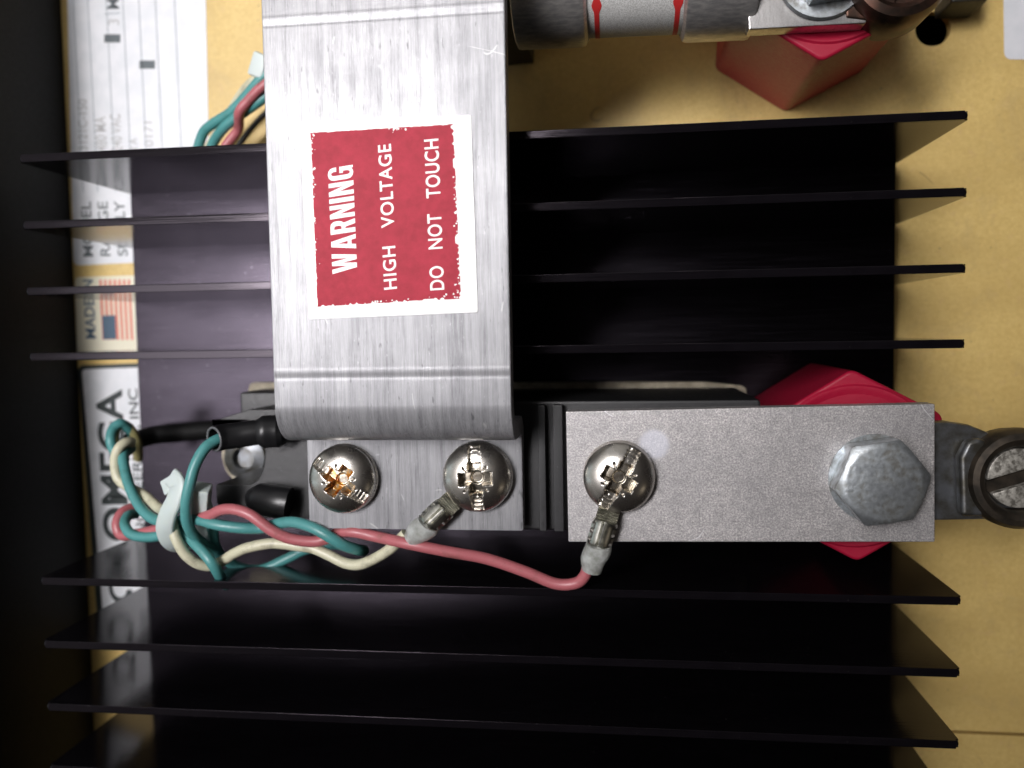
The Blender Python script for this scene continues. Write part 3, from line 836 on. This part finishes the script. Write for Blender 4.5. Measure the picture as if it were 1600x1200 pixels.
# ================================================================== WIRES
g = 'loose insulated wires tied at the left'
r = 0.083
wire('pink_wire', m_pink, [(212, 792, -1.1), (192, 800, -0.9), (183, 818, -0.75), (190, 836, -0.7), (215, 834, -0.6), (250, 826, -0.4), (290, 812, -0.15), (325, 806, 0.0), (345, 797, 0.08), (366, 796, 0.12), (392, 805, 0.14), (425, 829, 0.12), (455, 842, 0.06), (490, 846, 0.0), (512, 841, -0.02), (530, 832, 0.04), (552, 831, 0.1), (590, 839, 0.12), (640, 850, 0.3), (700, 862, 0.25), (760, 873, 0.15), (820, 893, 0.1), (868, 912, 0.08), (900, 911, 0.1), (914, 899, 0.14), (918, 885, 0.16)], r,
     'pink wire twisted with the teal one and running right to the grey bar', g)
wire('teal_wire', m_teal, [(205, 700, -1.2), (193, 712, -0.9), (195, 733, -0.75), (203, 762, -0.6), (219, 792, -0.45), (240, 811, -0.3), (268, 815, -0.2), (295, 811, -0.1), (310, 812, -0.02), (340, 820, 0.05), (377, 825, 0.02), (410, 825, -0.07), (435, 818, -0.02), (460, 816, 0.08), (490, 825, 0.18), (515, 839, 0.20), (540, 853, 0.1), (560, 859, -0.1), (568, 860, -0.4), (555, 858, -0.8), (520, 850, -1.0), (480, 858, -1.0), (448, 873, -0.95), (415, 888, -0.9), (390, 890, -0.85), (366, 883, -0.8), (345, 868, -0.7), (336, 852, -0.6), (333, 832, -0.5), (330, 822, -0.5)], r,
     'teal wire curving from the cable tie, twisted round the pink wire and looping back', g)
wire('teal_wire', m_teal, [(455, 668, -0.45), (400, 675, -0.3), (372, 681, -0.25), (350, 684, -0.14), (334, 690, -0.02), (319, 702, 0.1), (305, 727, 0.2), (297, 755, 0.24), (291, 785, 0.22), (292, 815, 0.12), (302, 835, -0.05), (318, 850, -0.3), (335, 862, -0.5)], r,
     'teal wire coming out of the black sleeve and dropping behind the cable tie', g)
wire('teal_wire', m_teal, [(278, 826, -0.2), (298, 843, -0.12), (318, 863, -0.02), (333, 882, 0.0), (343, 899, -0.15), (350, 910, -0.5), (354, 914, -1.0)], r,
     'short teal wire end dipping towards the fin below the cable tie', g)
wire('teal_wire', m_teal, [(212, 803, -1.0), (200, 806, -0.8), (195, 819, -0.6), (204, 834, -0.5), (222, 839, -0.45), (245, 838, -0.35), (268, 830, -0.3)], r * 0.98,
     'short teal loop left of the cable tie beside the pink one', g)
wire('teal_wire', m_teal, [(214, 700, -1.9), (205, 676, -1.6), (190, 662, -1.4), (177, 670, -1.3), (173, 688, -1.2), (180, 706, -1.2), (196, 720, -1.1)], r,
     'teal loop farthest left, against the nameplate letters', g)
wire('tan_wire', mat('tan_insulation', (0.30, 0.27, 0.12), 0.4), [(216, 716, -2.0), (214, 690, -1.7), (203, 670, -1.55), (188, 663, -1.5), (178, 676, -1.5), (180, 700, -1.6)], r,
     'dull tan wire arching beside the nameplate letters, behind the cream wire', g)
wire('cream_wire', m_cream, [(207, 691, -1.1), (196, 692, -0.95), (185, 702, -0.85), (180, 722, -0.85), (185, 748, -0.85), (205, 763, -0.8), (228, 776, -0.65), (246, 792, -0.45), (258, 800, -0.2), (268, 815, -0.02), (275, 840, 0.03), (288, 864, 0.0), (308, 880, -0.08), (330, 884, -0.2), (350, 875, -0.22), (367, 864, -0.15), (390, 855, -0.1), (427, 849, -0.1), (465, 853, -0.12), (490, 857, -0.1), (515, 868, -0.08), (540, 880, -0.04), (562, 882, 0.0), (585, 873, 0.05), (608, 859, 0.12), (622, 846, 0.16), (634, 834, 0.18)], r * 0.98,
     'cream wire hanging below the twisted pair and ending at the second screw', g)

# black tubes
def sleeve(pp, ri, ro_, label, name='black_sleeve'):
    o = empty(name, label, 'sleeve')
    pth = wire_path(pp, 6)
    bm = bmesh.new()
    me = sweep(pth, circ(ro_, 24), closed_caps=False); link('tube', me, m_rubber, o)
    link('tube_inside', sweep(pth, circ(ri, 24), closed_caps=False), m_rubber, o)
    a, b = Vector(pth[0]), Vector(pth[1]); d = (b - a).normalized()
    bm = bmesh.new()
    q = d.to_track_quat('Z', 'Y')
    n = 28; m_ = 8; wall = (ro_ - ri) / 2; rm = (ro_ + ri) / 2
    vs = [[bm.verts.new(a + q @ Vector(((rm + wall * math.cos(v * 2 * math.pi / m_)) * math.cos(u * 2 * math.pi / n), (rm + wall * math.cos(v * 2 * math.pi / m_)) * math.sin(u * 2 * math.pi / n), wall * math.sin(v * 2 * math.pi / m_)))) for v in range(m_)] for u in range(n)]
    for u in range(n):
        for v in range(m_): bm.faces.new((vs[u][v], vs[(u + 1) % n][v], vs[(u + 1) % n][(v + 1) % m_], vs[u][(v + 1) % m_]))
    link('rim', finish(bm, 60), m_rim if name == 'black_sleeve' else m_rubber, o)
    return o
sleeve([(335, 686, -0.01), (350, 683, -0.14), (372, 680, -0.25), (398, 676, -0.34), (430, 672, -0.45), (470, 668, -0.55)], 0.155, 0.195,
       'black tube sleeve with a shiny rim, the teal wire coming out of its open end')
sleeve([(204, 690, -2.2), (240, 680, -2.66), (280, 676, -2.76), (335, 672, -2.76), (400, 672, -2.7)], 0.12, 0.17,  # black tube laid along a dark band on the heat sink base
       'thin black tube lying low on the heat sink behind the open sleeve', 'dark_tube')
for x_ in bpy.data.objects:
    if x_.parent and x_.parent.name == 'dark_tube': x_.data.materials[0] = m_black
# bulged end of the sleeve over the gate post and the second boot
o = empty('terminal_boot', 'black rubber boot over the gate post beside the first screw', 'terminal boot')
link('boot', sweep(wire_path([(402, 676, -0.36), (412, 675, -0.38), (424, 674, -0.42), (436, 674, -0.45), (446, 674, -0.46)], 4), circ(0.25, 24), sizes=[0.72 + 0.28 * min(1, k / 4) - (0.25 * max(0, k - 12) / 4) for k in range(17)]), m_rubber, o)
o2 = empty('terminal_boot', 'lower black rubber boot with a glossy end, above the pink wire', 'terminal boot')
link('boot', sweep(wire_path([(392, 778, -0.72), (402, 779, -0.66), (415, 781, -0.58), (435, 784, -0.5), (452, 787, -0.5)], 4), [(u * 1.1, v) for u, v in circ(0.23, 24)], sizes=[0.55 + 0.45 * min(1, k / 6) for k in range(17)]), m_rubber, o2)

# cable tie
ct = empty('cable_tie', 'translucent white nylon cable tie round the wire bundle', 'cable tie')
def ribbon(pp, w, t, name):
    pth = [Vector(p) for p in wire_path(pp, 8)]
    bm = bmesh.new(); rings = []
    cen = W(283, 812, -0.25)
    for i, p in enumerate(pth):
        tv = (pth[min(i + 1, len(pth) - 1)] - pth[max(i - 1, 0)]).normalized()
        side = Vector((0.90, 0.30, 0.25)); side = (side - tv * side.dot(tv)).normalized()
        nn = tv.cross(side)
        rings.append([bm.verts.new(p + side * a * w / 2 + nn * b * t / 2) for a, b in ((-1, -0.4), (-0.8, -1), (0.8, -1), (1, -0.4), (1, 0.4), (0.8, 1), (-0.8, 1), (-1, 0.4))])
    for a, b in zip(rings, rings[1:]):
        for k in range(8): bm.faces.new((a[k], a[(k + 1) % 8], b[(k + 1) % 8], b[k]))
    bm.faces.new(rings[0][::-1]); bm.faces.new(rings[-1])
    return link(name, finish(bm, 50), m_nylon, ct)
ribbon([(268, 745, 0.10), (278, 758, 0.18), (272, 782, 0.20), (262, 805, 0.17), (258, 828, 0.08), (266, 848, -0.1), (282, 856, -0.35), (305, 850, -0.6), (320, 820, -0.62), (318, 792, -0.45), (308, 778, -0.2)], 0.29, 0.085, 'band')
c = W(311, 777, -0.05)
hd = link('head', box(-0.16, 0.16, -0.24, 0.2, -0.14, 0.14, 0.03), m_nylon, ct); hd.location = c; hd.rotation_euler = (R(20), R(15), R(-12))
c = W(266, 757, 0.08)
tl = link('tail', box(-0.17, 0.17, -0.11, 0.12, -0.028, 0.028, 0.02), m_nylon, ct); tl.location = c; tl.rotation_euler = (R(-12), R(-18), R(28))

# bundle behind the top fin
g2 = 'wires behind the top fin at the left of the strap'
wire('teal_wire', m_teal, [(298, 262, -2.6), (308, 235, -2.5), (318, 207, -2.4), (335, 192, -2.3), (360, 176, -2.2), (385, 150, -2.1), (410, 122, -2.0), (450, 90, -2.0)], 0.088, 'leftmost teal wire of the bundle behind the top fin', g2)
wire('teal_wire', m_teal, [(322, 262, -2.5), (332, 226, -2.4), (350, 200, -2.2), (375, 180, -2.1), (400, 162, -2.0), (430, 140, -2.0)], 0.088, 'inner teal wire of the bundle behind the top fin, crossing the pink one', g2)
wire('pink_wire', m_pink, [(340, 265, -2.3), (352, 230, -2.25), (372, 202, -2.2), (374, 176, -1.95), (388, 158, -1.9), (412, 134, -1.85), (450, 112, -1.85)], 0.085, 'pink wire of the bundle behind the top fin', g2)
wire('cream_wire', m_cream, [(312, 258, -2.9), (330, 222, -2.85), (352, 190, -2.8), (372, 155, -2.6), (390, 132, -2.4), (412, 118, -2.3)], 0.08, 'pale cream wire mostly hidden in the bundle behind the top fin', g2)
wire('shadow_gap', m_rubber, [(352, 262, -3.0), (372, 228, -3.0), (395, 198, -2.95), (420, 172, -2.9), (450, 150, -2.9)], 0.05, 'thin dark strand standing in for the shadow gap lowest in the bundle behind the top fin', g2)  # shadow gap between the wires, modelled as a black strand
o = empty('cable_tie', 'grey green cable tie end peeping out beside the strap, above the wires', 'cable tie')
c = W(407, 103, -2.0)
h = link('head', box(-0.14, 0.14, -0.2, 0.2, -0.12, 0.12, 0.04), m_nylon, o); h.location = c; h.rotation_euler = (R(10), 0, R(-25))

# ================================================================== FUSE AND ITS FITTINGS (top edge of the picture)
bk = tag(link('fuse_block', prism([(-4.4, 4.72), (W(835, 106, ZP).x, 4.80), (W(835, 106, ZP).x, 7.4), (-4.4, 7.4)], ZP + 0.002, 0.1, 0.03), m_block),
         'black insulating block standing beside the strap, left of the fuse', 'terminal block')
fu = empty('cartridge_fuse', 'white cartridge fuse with red marks and two metal caps at the top edge', 'fuse')
zf = -0.8
f0 = W(806, -42, zf); f1 = W(1176, -62, zf)
ax = (f1 - f0).normalized(); L = (f1 - f0).length
fu.location = f0; fu.rotation_euler = (0, 0, math.atan2(ax.y, ax.x))
rc2 = 1.06
k1 = L * (922 - 806) / 370; k2 = L * (1068 - 806) / 370
link('end_cap', lathe([(0, -0.0), (rc2 - 0.06, 0.0), (rc2 - 0.01, 0.02), (rc2, 0.06), (rc2, k1 - 0.10), (rc2 - 0.02, k1 - 0.04), (rc2 - 0.10, k1)], 96, 'X'), m_cap, fu)
link('end_cap', lathe([(rc2 - 0.10, k2), (rc2 - 0.02, k2 + 0.04), (rc2, k2 + 0.10), (rc2, L - 0.06), (rc2 - 0.01, L - 0.02), (rc2 - 0.06, L), (0, L)], 96, 'X'), m_cap, fu)
rb = rc2 - 0.12
link('tube', lathe([(rb, k1 - 0.05), (rb, k2 + 0.05)], 96, 'X'), m_fuse, fu)
# red print wrapped round the tube: a line with an arrow head
def fuse_mark(xc):
    bm = bmesh.new(); rr_ = rb + 0.004; N = 40
    L_, R_ = [], []
    for k in range(N + 1):
        t = R(-95 + 130 * k / N)      # angle from the picture side
        w = 0.035
        a = -95 + 130 * k / N
        if -47 < a < -33: w = 0.035 + 0.035 * (1 - abs(a + 40) / 7)
        L_.append(bm.verts.new((xc - w, -rr_ * math.cos(t + math.pi / 2 - math.pi / 2), rr_ * math.sin(t + 0.0))))
        R_.append(bm.verts.new((xc + w, -rr_ * math.cos(t), rr_ * math.sin(t))))
    for k in range(N): bm.faces.new((L_[k], R_[k], R_[k + 1], L_[k + 1]))
    return finish(bm, 60)
def fuse_mark2(xc):
    bm = bmesh.new(); rr_ = rb + 0.004; N = 60; A, B = [], []
    for k in range(N + 1):
        a = -20 + 130 * k / N          # 0 faces down the picture (-y), 90 faces the camera (+z)
        w = 0.035 + 0.04 * max(0, 1 - abs(a - 38) / 7)
        y = -rr_ * math.cos(R(a)); z = rr_ * math.sin(R(a))
        A.append(bm.verts.new((xc - w, y, z))); B.append(bm.verts.new((xc + w, y, z)))
    for k in range(N): bm.faces.new((A[k], B[k], B[k + 1], A[k + 1]))
    return finish(bm, 60)
for px in (937, 1059):
    link('red_mark', fuse_mark2(L * (px - 806) / 370), m_redprint, fu)
# blade, washer, bolt and lug on the second insulator
z2 = -0.62
insulator(1298, -66, ZP + 0.002, z2, 90 - 4, 'red hexagonal insulator under the fuse blade at the top edge', 1.42)
bp = [W(x, y, z2 + 0.3) for x, y in ((1170, 46), (1354, 36), (1350, -130), (1165, -130))]
tag(link('terminal_plate', prism([p[:2] for p in bp], z2 + 0.003, z2 + 0.3, 0.02), m_blade), 'flat shiny metal blade bolted on the upper red insulator', 'metal bar')
o = empty('hex_bolt', 'round washer and bolt head cut by the top edge, on the fuse blade', 'bolt')
c = W(1286, -40, z2 + 0.35)
link('washer', lathe([(0.1, z2 + 0.303), (0.58, z2 + 0.303), (0.60, z2 + 0.33), (0.58, z2 + 0.38), (0.1, z2 + 0.40)], 64, center=(c.x, c.y, 0)), m_zinc, o)
link('head', hex_head(c.x, c.y, z2 + 0.405, 0.46, 0.3, 5), m_zinc, o)
o = empty('copper_lug', 'tarnished copper cable lug at the top edge, right of the fuse blade', 'cable lug')
c = W(1408, -46, z2 + 0.5)
link('tongue', prism([(c.x - 0.66, c.y - 0.5), (c.x, c.y - 0.62), (c.x, c.y + 0.5), (c.x - 0.66, c.y + 0.5)], z2 - 0.05, z2 + 0.34, 0.04), m_copper, o)
link('collar', lathe([(0.0, z2 - 0.5), (0.60, z2 - 0.45), (0.67, z2 - 0.2), (0.67, z2 + 0.45), (0.62, z2 + 0.58), (0.52, z2 + 0.62), (0.44, z2 + 0.55), (0.43, z2 + 0.2), (0, z2 + 0.2)], 64, center=(c.x, c.y, 0)), m_copper, o)
o = tag(link('black_clip', box(W(1487, 0, -2.6).x, W(1546, 0, -2.6).x, W(1500, 3, -2.6).y, W(1500, 3, -2.6).y + 0.8, ZP + 0.002, -2.6, 0.05), m_block), 'small black plastic clip at the top edge of the yellow panel', 'clip')

# ================================================================== MECHANICAL LUG AT THE RIGHT
lg = empty('cable_lug', 'dark metal cable lug with a slotted set screw at the right edge', 'cable lug')
zl0 = ZBAR - 0.303
c = W(1594, 749, 0.05)
tpts = [W(x, y, zl0)[:2] for x, y in ((1400, 815), (1400, 661), (1480, 659), (1515, 664), (1560, 682), (1620, 700), (1620, 815), (1540, 812))]
link('tongue', prism(tpts[::-1], zl0 - 0.255, zl0, 0.04), m_lug, lg)
# raised saddle with an edge step
tp = [W(x, y, zl0 + 0.22)[:2] for x, y in ((1503, 808), (1500, 715), (1512, 690), (1530, 684), (1545, 690), (1540, 808))]
link('saddle', prism(tp[::-1], zl0 + 0.002, zl0 + 0.22, 0.08, 3), m_lug, lg)
link('collar', lathe([(0.64, -0.4), (0.68, -0.1), (0.67, 0.04), (0.62, 0.12), (0.54, 0.14), (0.465, 0.10), (0.43, 0.02), (0.43, -0.3), (0, -0.3)], 72, center=(c.x, c.y, 0)), m_bronze, lg)
def slotted(r, z0, h, ang):
    bm = bmesh.new(); n = 64
    pts_top = []
    w = 0.095
    for side in (1, -1):
        a0 = math.asin(w / r)
        seg = [(r * math.cos(a0 + (math.pi - 2 * a0) * k / 24), r * math.sin(a0 + (math.pi - 2 * a0) * k / 24)) for k in range(25)]
        seg = [(x, y * side) for x, y in seg]
        lo = [bm.verts.new((x, y, z0)) for x, y in seg]; hi = [bm.verts.new((x, y, z0 + h + 0.05 * (1 - (x * x + y * y) / r / r))) for x, y in seg]
        bm.faces.new(hi)
        for k in range(len(seg)): j = (k + 1) % len(seg); bm.faces.new((lo[k], lo[j], hi[j], hi[k]))
    bmesh.ops.rotate(bm, verts=bm.verts, matrix=Matrix.Rotation(R(ang), 3, 'Z'))
    bmesh.ops.recalc_face_normals(bm, faces=bm.faces)
    bevel_sharp(bm, 0.018, 2)
    return finish(bm)
ss_ = link('set_screw', slotted(0.405, -0.16, 0.13, 18), m_steel, lg); ss_.location = (c.x + 0.03, c.y, 0)
link('screw_floor', lathe([(0.41, -0.25), (0.41, -0.13), (0, -0.13)], 40, center=(c.x + 0.03, c.y, 0)), m_bronze, lg)
